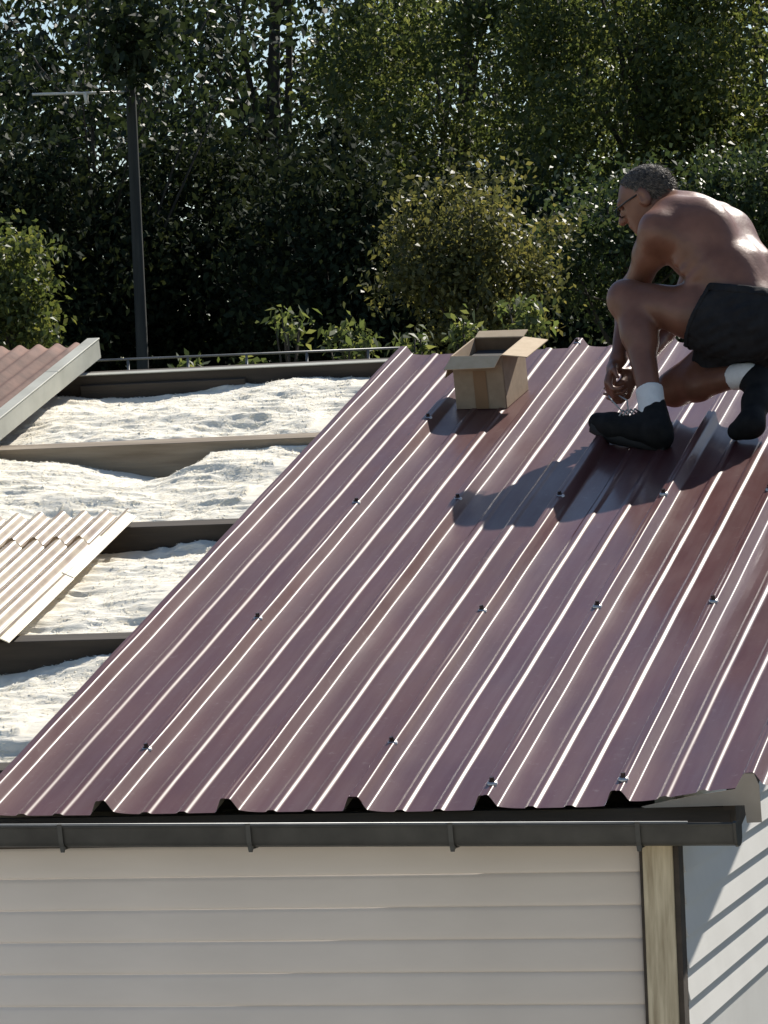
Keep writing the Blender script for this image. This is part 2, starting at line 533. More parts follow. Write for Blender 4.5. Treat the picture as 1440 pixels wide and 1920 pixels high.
# side wall: white lap boards cut to the slope of the roof
side = MB()
wy0, wy1 = 0.152, 4.75
side.hexa([(WX - 0.06, wy0, 0.02), (WX - 0.012, wy0, 0.02), (WX - 0.012, wy1, 0.02), (WX - 0.06, wy1, 0.02),
           (WX - 0.06, wy0, Z0 + wy0 * TA - 0.06), (WX - 0.012, wy0, Z0 + wy0 * TA - 0.06), (WX - 0.012, wy1, Z0 + wy1 * TA - 0.06), (WX - 0.06, wy1, Z0 + wy1 * TA - 0.06)])
side = side.build('side_wall', M['white_siding'], g)
SROW = 0.0800
ztop = Z0 + 1.16
zb = Z0 - 0.615
i = 0
z = zb
while z < ztop:
    za, zt = z, z + SROW
    ya = max(wy0, (zt - Z0 + 0.055) / TA) if zt > Z0 + wy0 * TA - 0.055 else wy0
    ya2 = max(wy0, (za - Z0 + 0.055) / TA) if za > Z0 + wy0 * TA - 0.055 else wy0
    if ya < wy1 - 0.05:
        lap = 0.0115
        v = [(WX - 0.0115, ya2, za), (WX - 0.0115, wy1, za), (WX - 0.0115, wy1, zt), (WX - 0.0115, ya, zt),
             (WX + lap, ya2, za), (WX + lap, wy1, za), (WX - 0.004, wy1, zt - 0.0005), (WX - 0.004, ya, zt - 0.0005)]
        MB().add(v, [(0, 1, 2, 3), (4, 7, 6, 5), (0, 4, 5, 1), (1, 5, 6, 2), (2, 6, 7, 3), (3, 7, 4, 0)]).build('siding_board', M['white_siding'], side)
    z += SROW
MB().box((WX - 0.0115, wy0, zb - 0.42), (WX + 0.002, wy1, zb - 0.004)).build('siding_panel', M['white_siding'], side)
MB().box((WX - 0.0115, wy0, 0.03), (WX + 0.002, wy1, zb - 0.424)).build('siding_panel', M['white_siding'], side)
# back and left walls
MB().box((XL, 4.752, 0.02), (WX - 0.012, 4.80, Z0 + 1.0)).build('back_wall', M['vinyl'], g)
MB().hexa([(XL - .05, .11, .02), (XL - .002, .11, .02), (XL - .002, 4.8, .02), (XL - .05, 4.8, .02),
           (XL - .05, .11, Z0 - .15), (XL - .002, .11, Z0 - .15), (XL - .002, 4.8, Z0 + 1.05), (XL - .05, 4.8, Z0 + 1.05)]).build('end_wall', M['vinyl'], g)
# fascia behind the gutter
MB().box((XL, 0.045, Z0 - 0.122), (-0.06, 0.079, Z0 - 0.044)).build('fascia_board', M['dark_wood'], g)
# verge board under the outer rib and the cream end plate
slope_box('verge_board', -0.075, -0.045, 0.03, 4.80, -0.13, -0.03, M['dark_wood'])
ep = [(-0.27, -0.0355), (-0.215, -0.024), (-0.12, -0.008), (-0.065, 0.000), (-0.036, 0.0035), (-0.016, 0.038), (-0.012, 0.0415), (0.012, 0.0415), (0.024, 0.012), (0.027, -0.078), (-0.010, -0.079), (-0.014, -0.036), (-0.26, -0.0385)]
e = MB()
e.extrude(ep, lambda x, z, y: (x, y, Z0 + z), -0.004, -0.0015)
e.build('end_plate', M['cream'], g)['label'] = 'cream metal end plate at the eave corner'

# gutter
GP = [(-0.012, -0.008), (-0.012, -0.042), (-0.020, -0.050), (-0.034, -0.0545), (-0.062, -0.0545), (-0.074, -0.050), (-0.080, -0.042), (-0.086, -0.004), (-0.089, 0.000), (-0.094, 0.001), (-0.097, -0.003),
      (-0.095, -0.008), (-0.0905, -0.008), (-0.0845, -0.043), (-0.077, -0.0535), (-0.063, -0.0590), (-0.033, -0.0590), (-0.018, -0.0540), (-0.0085, -0.042), (-0.0085, -0.008)]


def gfall(x):
    return Z0 - 0.0475 - 0.0115 * (x + 1.9)


gm = MB()
n = len(GP)
gx = [XL - 0.05, -0.03]
for x in gx:
    for y, z in GP:
        gm.v.append((x, y, gfall(x) + z))
for i in range(n):
    gm.f.append((i, (i + 1) % n, n + (i + 1) % n, n + i))
gm.f += [tuple(range(n))[::-1], tuple(range(n, 2 * n))]
gut = gm.build('gutter', M['gutter'], g, bevel=0.0008)
MB().tube([(XL - .05, -.0925, gfall(XL - .05) + .0005), (-.14, -.0925, gfall(-.14) + .0005)], .0038, 10).build('rim_bead', M['rail'], gut, smooth=True)
cap = MB()
cp = [(-0.008, -0.004), (-0.008, -0.044), (-0.018, -0.0565), (-0.033, -0.0615), (-0.064, -0.0615), (-0.080, -0.0555), (-0.088, -0.044), (-0.0985, 0.0), (-0.090, 0.004)]
cap.extrude(cp, lambda y, z, x: (x, y, gfall(-0.03) + z), -0.0295, -0.0215)
cap.build('end_cap', M['gutter'], gut, bevel=0.001)
for bx in (-5.2, -4.7, -4.2, -3.72, -3.22, -2.72, -2.235, -1.743, -1.248, -0.73, -0.263):
    zz = gfall(bx)
    k = MB()
    path = [(-0.0985, 0.004), (-0.0965, -0.010), (-0.0905, -0.043), (-0.083, -0.056), (-0.068, -0.0615), (-0.032, -0.0615)]
    for (y0, q0), (y1, q1) in zip(path, path[1:]):
        k.hexa([(bx - .006, y0, zz + q0), (bx + .006, y0, zz + q0), (bx + .006, y1, zz + q1), (bx - .006, y1, zz + q1),
                (bx - .006, y0 - .002, zz + q0 - .0015), (bx + .006, y0 - .002, zz + q0 - .0015), (bx + .006, y1 - .002, zz + q1 - .0025), (bx - .006, y1 - .002, zz + q1 - .0025)])
    k.tube([(bx, -0.080, zz - 0.056), (bx, -0.082, zz - 0.070)], [0.008, 0.005], 8)
    k.build('gutter_bracket', M['bracket'], gut)

# ------------------------------------------------------------------ insulation
def vnoise(X, Y, sx, sy, seed):
    r = np.random.default_rng(seed)
    u, v = X / sx + 100, Y / sy + 100
    i, j = np.floor(u).astype(int), np.floor(v).astype(int)
    fu, fv = u - i, v - j
    fu, fv = fu * fu * (3 - 2 * fu), fv * fv * (3 - 2 * fv)
    T = r.random((256, 256))
    a, b_, c_, d_ = T[i % 256, j % 256], T[(i + 1) % 256, j % 256], T[i % 256, (j + 1) % 256], T[(i + 1) % 256, (j + 1) % 256]
    return (a * (1 - fu) + b_ * fu) * (1 - fv) + (c_ * (1 - fu) + d_ * fu) * fv - 0.5


def wool(s0, s1_, drops, label, seed, top=-0.058, lowdrop=0.0):
    xs = np.arange(-6.15, -1.6, 0.0085)
    ss = np.arange(s0, s1_ + 0.004, 0.0085)
    X, Y = np.meshgrid(xs, ss, indexing='ij')
    T = (Y - s0) / (s1_ - s0)
    dx, dd = zip(*drops)
    D = np.interp(X, dx, dd)
    base = top - lowdrop * (1 - smoothstep(0, 0.15, T)) - D * smoothstep(0.35, 1.0, T) - 0.012
    Xw = X + 0.05 * vnoise(X, Y, 0.17, 0.17, seed + 9)
    Yw = Y + 0.05 * vnoise(X, Y, 0.15, 0.15, seed + 8)
    nz = 0.050 * vnoise(Xw, Yw, 0.30, 0.18, seed) + 0.014 * (0.35 - np.abs(vnoise(Xw, Yw, 0.14, 0.075, seed + 1)) * 2)
    nz += 0.007 * (0.3 - np.abs(vnoise(Xw, Yw, 0.06, 0.034, seed + 2)) * 2) + 0.004 * vnoise(Xw, Yw, 0.040, 0.018, seed + 3) + 0.0025 * vnoise(Xw, Yw, 0.02, 0.010, seed + 4)
    H = base + nz
    edge = np.minimum(T, 1 - T) * (s1_ - s0)
    H = H - 0.02 * np.exp(-edge / 0.012)
    cap_ = np.where(X > -2.12, -0.046, 0.01)
    if s0 < 2.6:
        cap_ = np.where((X < -2.36) & (Y > 1.42) & (Y < 2.80), -0.052, cap_)
    H = np.minimum(H, cap_ - 0.004 * np.abs(nz) / 0.03)
    H = np.maximum(H, -0.2)
    o = link('insulation_batt', mesh('insulation_batt', roof(X, Y, H).reshape(-1, 3), grid_faces(len(xs), len(ss))[:, ::-1], True), M['wool'])
    tag(o, label, 'insulation', 'insulation batts between the purlins')
    r = np.random.default_rng(seed + 50)
    ok = np.argwhere((X > -3.9) & (X < -1.95))
    ii = ok[r.integers(0, len(ok), 14000)]
    x, y, h = X[ii[:, 0], ii[:, 1]], Y[ii[:, 0], ii[:, 1]], H[ii[:, 0], ii[:, 1]]
    m = (h + .02 < cap_[ii[:, 0], ii[:, 1]]) & (y > s0 + .02) & (y < s1_ - .02)
    x, y, h = x[m], y[m], h[m]
    k = len(x)
    a_ = r.normal(0, .7, k); Lf = r.uniform(.008, .028, k); up = r.uniform(-.002, .005, k)
    wv_ = r.uniform(.0008, .0022, k)
    pts = [roof(x - np.cos(a_) * Lf / 2, y - np.sin(a_) * Lf / 2, h - .002), roof(x - np.sin(a_) * wv_, y + np.cos(a_) * wv_, h + up),
           roof(x + np.cos(a_) * Lf / 2, y + np.sin(a_) * Lf / 2, h - .001 + up * .5), roof(x + np.sin(a_) * wv_, y - np.cos(a_) * wv_, h + up)]
    f = link('fibre_tufts', mesh('fibre_tufts', np.stack(pts, 1).reshape(-1, 3), np.arange(4 * k).reshape(-1, 4)), M['wool'], o)
    f['kind'] = 'stuff'
    return o


wool(3.787, 4.773, [(-4.7, .05), (-3.1, .075), (-2.85, .06), (-2.4, .03), (-2.1, .02), (-1.6, .03)],
     'white insulation in the topmost bay below the dark ridge beam', 20, top=-0.040)
wool(2.738, 3.718, [(-4.7, .03), (-3.25, .02), (-3.05, .045), (-2.85, .06), (-2.62, .105), (-2.52, .085), (-2.42, .02), (-2.2, .0), (-1.6, .02)],
     'white insulation in the second bay from the top, dipping in the middle', 40, top=-0.040)
wool(1.558, 2.668, [(-4.7, .05), (-2.40, .055), (-2.28, .055), (-2.24, .04), (-2.0, .045), (-1.6, .05)],
     'cream insulation in the bay beside and under the translucent corrugated sheet', 60, top=-0.045)
wool(0.438, 1.488, [(-4.7, .08), (-2.45, .07), (-2.25, .045), (-2.1, .03), (-1.6, .04)],
     'white insulation in the lowest visible bay beside the metal sheet edge', 80, top=-0.048)

# ------------------------------------------------------------------ old corrugated sheets
def corrugated(name, x0, x1, s0, s1_, h, mt, amp=0.009, pit=0.076, parent=None, phase=0.0, thick=0.0, droop=0.0, rag=0.0):
    xs = np.arange(x0, x1 + 0.001, pit / 14)
    ss = np.linspace(s0, s1_, 14)
    X, Y = np.meshgrid(xs, ss, indexing='ij')
    H = h + amp * np.sin((X - x1) / pit * 2 * math.pi + phase) + 0.002 * np.sin(Y * 3 + X)
    H = H - droop * smoothstep(0.5, 1, (Y - s0) / (s1_ - s0))
    if rag:
        Y = Y + rag * np.sin(X * 23) * (np.abs(Y - s1_) < 0.01)
    V = roof(X, Y, H).reshape(-1, 3)
    F = grid_faces(len(xs), len(ss))[:, ::-1]
    if thick:
        V2 = roof(X, Y, H - thick).reshape(-1, 3)
        nv, ns = len(V), len(ss)
        rim = []
        nx = len(xs)
        idx = np.arange(nx * ns).reshape(nx, ns)
        for a, b_ in ((idx[0], 1), (idx[-1], 0), (idx[:, 0], 0), (idx[:, -1], 1)):
            for p, q in zip(a, a[1:]):
                rim.append((p, q, q + nv, p + nv) if b_ else (q, p, p + nv, q + nv))
        V = np.concatenate([V, V2])
        F = np.concatenate([F, F[:, ::-1] + nv, np.array(rim)])
    return link(name, mesh(name, V, F, True), mt, parent)


old = empty('corrugated_roof', roof(-3.6, 3.2, 0.0))
tag(old, 'old red-brown corrugated roofing with grey verge trim at the upper end of the open bays', 'roofing')
corrugated('corrugated_sheet', -4.75, -3.225, 2.9, 4.90, 0.052, M['fibre'], amp=0.010, parent=old, thick=0.006, phase=1.2)
v = [roof(x, s, h) for h in (-0.012, 0.058) for (x, s) in ((-3.226, 2.9), (-3.214, 2.9), (-3.214, 4.93), (-3.226, 4.93))]
tr1 = MB().hexa(v).build('verge_trim', M['trim'], old, bevel=0.002)
v = [roof(x, s, h) for h in (0.0595, 0.066) for (x, s) in ((-3.262, 4.42), (-3.212, 4.42), (-3.212, 4.935), (-3.262, 4.935))]
MB().hexa(v).build('trim_cap', M['trim'], old, bevel=0.002)
v = [roof(x, s, h) for h in (0.0595, 0.066) for (x, s) in ((-3.262, 2.9), (-3.212, 2.9), (-3.212, 4.417), (-3.262, 4.417))]
MB().hexa(v).build('trim_cap', M['trim'], old, bevel=0.002)

pl = empty('translucent_sheet', roof(-2.9, 2.0, -0.03))
tag(pl, 'milky translucent corrugated plastic sheets lying over the cream insulation', 'roofing sheet')
corrugated('plastic_sheet', -3.95, -2.425, 1.44, 2.56, -0.020, M['grp'], amp=0.0145, parent=pl, phase=1.9)
corrugated('plastic_sheet', -3.95, -2.430, 2.45, 2.745, -0.0125, M['grp'], amp=0.0145, parent=pl, phase=1.9, rag=0.004)
ed = MB()
for s0, s9, dz in ((1.43, 2.06, 0.0), (2.055, 2.72, 0.0035)):
    ed.hexa([roof(x, s, h + dz) for (x, h, s) in ((-2.440, -.008, s0), (-2.400, -.028, s0), (-2.400, -.027, s9), (-2.440, -.007, s9),
                                                  (-2.440, -.004, s0), (-2.400, -.024, s0), (-2.400, -.023, s9), (-2.440, -.003, s9))])
ed.build('edge_lip', M['lip'], pl, bevel=0.002)

# ------------------------------------------------------------------ cardboard box
BXW, BXD, BXH, BT = 0.182, 0.26, 0.190, 0.004
bo = np.array(roof(-1.613, 3.985, -0.0325))
ang = -0.10
ex = np.array(roof(math.cos(ang), math.sin(ang), 0)) - np.array(roof(0, 0, 0))
ey = np.array(roof(-math.sin(ang), math.cos(ang), 0)) - np.array(roof(0, 0, 0))
ez = np.array([0, -SA, CA])


def bx(x, y, z): return bo + ex * x + ey * y + ez * z


box = empty('cardboard_box', bx(BXW / 2, BXD / 2, 0))
tag(box, 'open brown cardboard box standing on the metal roof', 'box')


def panel(name, c, n_, mt, parent=box):
    """quad of four corners with thickness along n_"""
    n_ = np.asarray(n_) * BT
    v = [q - n_ / 2 for q in c] + [q + n_ / 2 for q in c]
    return MB().hexa(v).build(name, mt, parent, bevel=0.0008)


W_, D_, H_ = BXW, BXD, BXH
panel('front_panel', [bx(0, 0, 0), bx(W_, 0, 0), bx(W_, 0, H_), bx(0, 0, H_)], ey, M['card'])
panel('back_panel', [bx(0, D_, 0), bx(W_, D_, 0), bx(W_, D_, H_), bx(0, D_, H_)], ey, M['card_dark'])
panel('side_panel', [bx(0, BT, 0), bx(0, D_ - BT, 0), bx(0, D_ - BT, H_), bx(0, BT, H_)], ex, M['card'])
panel('side_panel', [bx(W_, BT, 0), bx(W_, D_ - BT, 0), bx(W_, D_ - BT, H_), bx(W_, BT, H_)], ex, M['card'])
panel('bottom_panel', [bx(BT, BT, .003), bx(W_ - BT, BT, .003), bx(W_ - BT, D_ - BT, .003), bx(BT, D_ - BT, .003)], ez, M['card'])
fl = 0.088
panel('flap', [bx(.001, -.003, H_), bx(W_ - .001, -.003, H_), bx(W_ - .010, -.003 - fl * .62, H_ - fl * .34), bx(-.012, -.003 - fl * .66, H_ - fl * .38)], ez * .8 - ey * .4, M['card_in'])
panel('flap', [bx(.001, D_ + .003, H_), bx(W_ - .001, D_ + .003, H_), bx(W_ + .004, D_ + .003 + fl * .5, H_ + fl * .16), bx(.003, D_ + .003 + fl * .5, H_ + fl * .14)], ez, M['card_in'])
panel('flap', [bx(W_ + .003, .001, H_), bx(W_ + .003, D_ - .001, H_), bx(W_ + .003 + fl, D_ - .004, H_ - .012), bx(W_ + .003 + fl, .002, H_ - .010)], ez, M['card_in'])
panel('flap', [bx(-.003, .002, H_), bx(-.003, D_ - .002, H_), bx(-.030, D_ - .004, H_ - .080), bx(-.034, .004, H_ - .080)], ex * .9 + ez * .3, M['card_in'])
MB().hexa([bx(x, y, z) for z in (.008, .150) for (x, y) in ((.012, .012), (W_ - .012, .012), (W_ - .012, D_ - .012), (.012, D_ - .012))]).build('bounce_blocker', M['sole'], box, bevel=.006)  # added dark block, keeps bounced light off the inside of the box
panel('tape', [bx(W_ * .40, -.0045, .002), bx(W_ * .66, -.0045, .002), bx(W_ * .66, -.0045, H_ * .72), bx(W_ * .40, -.0045, H_ * .72)], ey * .12, M['tape'])

# ------------------------------------------------------------------ kneeling man (signed-distance body, meshed by surface nets)
MO = at(1290, 600, 13.05)


def J(px, py, t):
    d = at(px, py, t) - MO
    return np.array([d @ RT, d @ UP, d @ FW])


class SDF:
    def __init__(self, lo, hi, vox):
        self.lo, self.vox = np.array(lo, float), vox
        self.n = np.ceil((np.array(hi) - self.lo) / vox).astype(int) + 1
        self.g = np.full(self.n, 9.0, np.float32)

    def _sub(self, lo, hi):
        a = np.maximum(np.floor((lo - self.lo) / self.vox).astype(int), 0)
        b_ = np.minimum(np.ceil((hi - self.lo) / self.vox).astype(int) + 1, self.n)
        sl = tuple(slice(p, q) for p, q in zip(a, b_))
        ax = [self.lo[i] + self.vox * np.arange(a[i], b_[i]) for i in range(3)]
        return sl, np.meshgrid(*ax, indexing='ij', sparse=True)

    def _mix(self, sl, d, k, sub=False):
        q = self.g[sl]
        if sub:
            self.g[sl] = np.maximum(q, -d)
            return
        h = np.maximum(k - np.abs(q - d), 0) / k
        self.g[sl] = np.minimum(q, d) - h * h * k * 0.25

    def cone(self, a, b_, ra, rb, k=0.03):
        a, b_ = np.asarray(a, float), np.asarray(b_, float)
        m = max(ra, rb) + k + 0.02
        sl, (x, y, z) = self._sub(np.minimum(a, b_) - m, np.maximum(a, b_) + m)
        ba = b_ - a
        L = ba @ ba + 1e-9
        h = np.clip(((x - a[0]) * ba[0] + (y - a[1]) * ba[1] + (z - a[2]) * ba[2]) / L, 0, 1)
        d = np.sqrt((x - a[0] - ba[0] * h) ** 2 + (y - a[1] - ba[1] * h) ** 2 + (z - a[2] - ba[2] * h) ** 2) - (ra + (rb - ra) * h)
        self._mix(sl, d, k)
        return self

    def ell(self, c, axes, r, k=0.02, sub=False):
        c = np.asarray(c, float)
        m = max(r) + k + 0.02
        sl, (x, y, z) = self._sub(c - m, c + m)
        q = [((x - c[0]) * ax[0] + (y - c[1]) * ax[1] + (z - c[2]) * ax[2]) / rr for ax, rr in zip(axes, r)]
        k0 = np.sqrt(q[0] ** 2 + q[1] ** 2 + q[2] ** 2) + 1e-6
        k1 = np.sqrt((q[0] / r[0]) ** 2 + (q[1] / r[1]) ** 2 + (q[2] / r[2]) ** 2) + 1e-6
        self._mix(sl, k0 * (k0 - 1) / k1, k, sub)
        return self

    def cut(self, p, n_):
        n_ = np.asarray(n_, float) / np.linalg.norm(n_)
        ax = [self.lo[i] + self.vox * np.arange(self.n[i]) for i in range(3)]
        x, y, z = np.meshgrid(*ax, indexing='ij', sparse=True)
        self.g = np.maximum(self.g, (x - p[0]) * n_[0] + (y - p[1]) * n_[1] + (z - p[2]) * n_[2]).astype(np.float32)
        return self

    def rough(self, amp, sc, seed):
        r = np.random.default_rng(seed)
        ax = [(self.lo[i] + self.vox * np.arange(self.n[i])) / sc for i in range(3)]
        x, y, z = np.meshgrid(*ax, indexing='ij', sparse=True)
        f = 0
        for _ in range(5):
            d, ph = r.normal(size=3), r.random() * 6.28
            f = f + np.sin(x * d[0] + y * d[1] + z * d[2] + ph)
        self.g = (self.g + amp * f / 5).astype(np.float32)
        return self

    def nets(self, name, mt, parent, smooth=2):
        G = self.g
        nx, ny, nz = G.shape
        ins = G < 0
        C = np.zeros((nx - 1, ny - 1, nz - 1, 3), np.float32)
        N = np.zeros((nx - 1, ny - 1, nz - 1), np.float32)
        cnt = sum(ins[i:nx - 1 + i, j:ny - 1 + j, k:nz - 1 + k].astype(np.int8) for i in (0, 1) for j in (0, 1) for k in (0, 1))
        act = (cnt > 0) & (cnt < 8)
        I = np.argwhere(act)
        P = np.zeros((len(I), 3)); W = np.zeros(len(I))
        cor = [(i, j, k) for i in (0, 1) for j in (0, 1) for k in (0, 1)]
        for a in cor:
            for ax in range(3):
                if a[ax] == 1: continue
                b_ = list(a); b_[ax] = 1
                ga = G[I[:, 0] + a[0], I[:, 1] + a[1], I[:, 2] + a[2]]
                gb = G[I[:, 0] + b_[0], I[:, 1] + b_[1], I[:, 2] + b_[2]]
                cr = (ga < 0) != (gb < 0)
                t = np.where(cr, ga / np.where(cr, ga - gb, 1), 0)
                q = np.array(a, float)[None].repeat(len(I), 0)
                q[:, ax] += t
                P += q * cr[:, None]; W += cr
        P = (I + P / W[:, None]) * self.vox + self.lo
        idx = np.full(act.shape, -1, np.int64)
        idx[tuple(I.T)] = np.arange(len(I))
        F = []
        for ax in range(3):
            o1, o2 = [(1, 2), (2, 0), (0, 1)][ax]
            sA = [slice(1, -1)] * 3; sB = [slice(1, -1)] * 3
            sA[ax] = slice(0, -1); sB[ax] = slice(1, None)
            a, b_ = ins[tuple(sA)], ins[tuple(sB)]
            E = np.argwhere(a != b_)
            flip = a[tuple(E.T)]
            E = E + 1
            E[:, ax] -= 1
            q = []
            for d1, d2 in ((-1, -1), (0, -1), (0, 0), (-1, 0)):
                c = E.copy(); c[:, o1] += d1; c[:, o2] += d2
                q.append(idx[tuple(c.T)])
            q = np.stack(q, 1)
            q[flip] = q[flip][:, ::-1]
            F.append(q)
        F = np.concatenate(F)
        for _ in range(smooth):
            acc = np.zeros_like(P); w_ = np.zeros(len(P))
            for i in range(4):
                a, b_ = F[:, i], F[:, (i + 1) % 4]
                for c in range(3):
                    acc[:, c] += np.bincount(a, P[b_, c], len(P)) + np.bincount(b_, P[a, c], len(P))
                w_ += np.bincount(a, minlength=len(P)) + np.bincount(b_, minlength=len(P))
            P = P * 0.5 + 0.5 * acc / w_[:, None]
        V = MO + P[:, :1] * RT + P[:, 1:2] * UP + P[:, 2:] * FW
        return link(name, mesh(name, V, F, True), mt, parent)


man = empty('person', at(1250, 830, on_roof(1250, 830, -0.035)))
tag(man, 'shirtless person in dark shorts and white socks kneeling on the metal roof', 'person')
LF = np.array([-0.57, 0.0, -0.82])                 # the body's left
pel, wai, che, upp = J(1428, 602, 13.0), J(1378, 520, 13.05), J(1330, 452, 13.12), J(1290, 418, 13.17)
shL, shR = J(1236, 434, 13.03), J(1345, 418, 13.32)
elL, wrL = J(1190, 540, 13.22), J(1160, 672, 13.08)
elR, wrR = J(1276, 576, 13.40), J(1196, 688, 13.17)
hiL, knL, anL = J(1398, 606, 12.93), J(1178, 562, 13.08), J(1221, 752, 12.90)
hiR, knR, anR = J(1450, 602, 13.07), J(1266, 728, 13.20), J(1388, 704, 12.98)
HC = J(1213, 372, 13.24)
hf = np.array([-0.82, -0.47, 0.30]); hf /= np.linalg.norm(hf)
hu = np.array([0, 1.0, 0]) - hf * hf[1]; hu /= np.linalg.norm(hu)
hl = np.cross(hf, hu)
if hl[2] > 0: hl = -hl                             # head's left, towards the camera
HA = (hf, hu, hl)

B = SDF((-0.40, -0.48, -0.48), (0.48, 0.56, 0.62), 0.0048)
for sg in (1, -1):
    B.cone(pel + LF * .075 * sg, wai + LF * .052 * sg, .118, .112, .05)
    B.cone(wai + LF * .052 * sg, che + LF * .066 * sg, .112, .118, .05)
    B.cone(che + LF * .066 * sg, upp + LF * .085 * sg, .116, .088, .05)
B.cone(upp, shL, .08, .058, .05).cone(upp, shR, .08, .058, .05)
# shoulder blades, spine furrow side masses
B.ell(J(1318, 420, 13.02), (np.array([.7, .7, 0]), np.array([-.6, .6, .5]), np.array([.35, -.35, .87])), (.075, .10, .05), .05)
bk = np.array([.62, .50, -.35]); bk /= np.linalg.norm(bk)
for sg in (1, -1):
    B.cone(upp + bk * .060 + LF * .035 * sg, wai + bk * .082 + LF * .034 * sg, .040, .036, .03)
    B.cone(wai + bk * .082 + LF * .034 * sg, pel + bk * .07 + LF * .03 * sg, .036, .04, .03)
B.cone(che + LF * .150 - bk * .01, wai + LF * .115 + bk * .02, .036, .030, .035)
for q in (.25, .5, .75):
    c_ = che * (1 - q) + wai * q + LF * .158
    B.cone(c_ - bk * .05 + np.array([-.01, -.02, 0]), c_ + bk * .03, .013, .011, .022)
B.cone(upp + np.array([.0, .03, 0]), HC + hu * -.055 - hf * .045, .068, .056, .04)
# head
B.ell(HC + hu * .022 - hf * .008, HA, (.097, .085, .076), .02)
B.ell(HC - hu * .035 + hf * .030, HA, (.062, .075, .058), .03)
B.ell(HC - hu * .086 + hf * .062, HA, (.028, .026, .030), .03)
B.cone(HC + hf * .088 + hu * .006, HC + hf * .112 - hu * .028, .010, .014, .014)
B.ell(HC + hf * .086 - hu * .056, HA, (.012, .012, .024), .012)
B.ell(HC + hf * .083 + hu * .024, HA, (.015, .012, .045), .015)
B.ell(HC + hf * .078 + hu * .005 + hl * .034, HA, (.012, .010, .014), .008, sub=True)
B.ell(HC - hf * .012 - hu * .006 + hl * .079, HA, (.021, .035, .0125), .006)
B.ell(HC - hf * .004 - hu * .004 + hl * .091, HA, (.011, .021, .009), .004, sub=True)
B.ell(HC - hf * .010 - hu * .008 - hl * .074, HA, (.020, .034, .010), .008)
# arms
B.cone(shL, shL * .62 + elL * .38, .063, .054, .05).cone(shL * .62 + elL * .38, elL, .052, .042, .03).cone(elL, elL * .6 + wrL * .4, .044, .043, .03).cone(elL * .6 + wrL * .4, wrL, .042, .027, .02)
B.cone(shR, shR * .62 + elR * .38, .062, .052, .05).cone(shR * .62 + elR * .38, elR, .05, .042, .03).cone(elR, elR * .6 + wrR * .4, .044, .042, .03).cone(elR * .6 + wrR * .4, wrR, .042, .027, .02)
# legs
mL = hiL * .55 + knL * .45
B.cone(hiL, mL, .098, .088, .04).cone(mL, knL, .084, .060, .03)
B.ell(knL + np.array([-.012, .004, 0]), np.eye(3), (.055, .058, .056), .03)
cL = knL * .66 + anL * .34
B.cone(knL, cL + np.array([.008, 0, 0]), .056, .055, .03).cone(cL + np.array([.008, 0, 0]), anL, .053, .036, .03)
B.cone(knL + np.array([.035, -.05, -.01]), cL + np.array([.03, -.03, -.01]), .038, .043, .03)
mR = hiR * .55 + knR * .45
B.cone(hiR, mR, .098, .088, .04).cone(mR, knR, .084, .060, .03)
cR = knR * .64 + anR * .36
B.cone(knR, cR, .056, .056, .03).cone(cR, anR, .054, .036, .03)
B.cone(knR + np.array([.03, .02, -.02]), cR + np.array([.0, .03, 0]), .045, .042, .03)


def hand(wr, pc, fd, nd, curl, sgn):
    """palm centre pc, finger direction fd, palm normal nd; five fingers with two bends each"""
    fd = fd / np.linalg.norm(fd)
    nd = nd - fd * (nd @ fd); nd /= np.linalg.norm(nd)
    sd_ = np.cross(fd, nd) * sgn
    B.cone(wr, pc - fd * .03, .026, .024, .02)
    for q in (-.027, -.009, .009, .027):
        B.cone(pc - fd * .035 + sd_ * q * .7, pc + fd * .038 + sd_ * q, .016, .0145, .012)
    for q, Lg in ((-.030, .066), (-.010, .078), (.010, .074), (.030, .060)):
        a = pc + fd * .040 + sd_ * q
        th = curl[0]; b_ = a + (fd * math.cos(th) + nd * math.sin(th)) * Lg * .48
        th += curl[1]; c = b_ + (fd * math.cos(th) + nd * math.sin(th)) * Lg * .32
        th += curl[2]; d = c + (fd * math.cos(th) + nd * math.sin(th)) * Lg * .24
        B.cone(a, b_, .0098, .009, .005).cone(b_, c, .009, .0082, .004).cone(c, d, .0082, .0072, .004)
    a = pc - fd * .022 - sd_ * .028
    b_ = a + (fd * .6 - sd_ * .6 + nd * .35) * .042
    c = b_ + (fd * .75 + nd * .6 - sd_ * .0) * .032
    B.cone(a, b_, .0145, .0115, .01).cone(b_, c, .0110, .0085, .005)


hand(wrL, J(1146, 706, 13.05), J(1142, 738, 13.02) - J(1156, 680, 13.07), np.array([.75, -.35, -.3]), (.8, 1.0, .6), 1)
hand(wrR, J(1178, 716, 13.12), J(1166, 742, 13.06) - J(1190, 696, 13.15), np.array([-.6, -.5, -.3]), (.6, .8, .5), -1)
B.rough(.0035, .035, 2)
body = B.nets('body', M['skin'], man, smooth=3)
del B

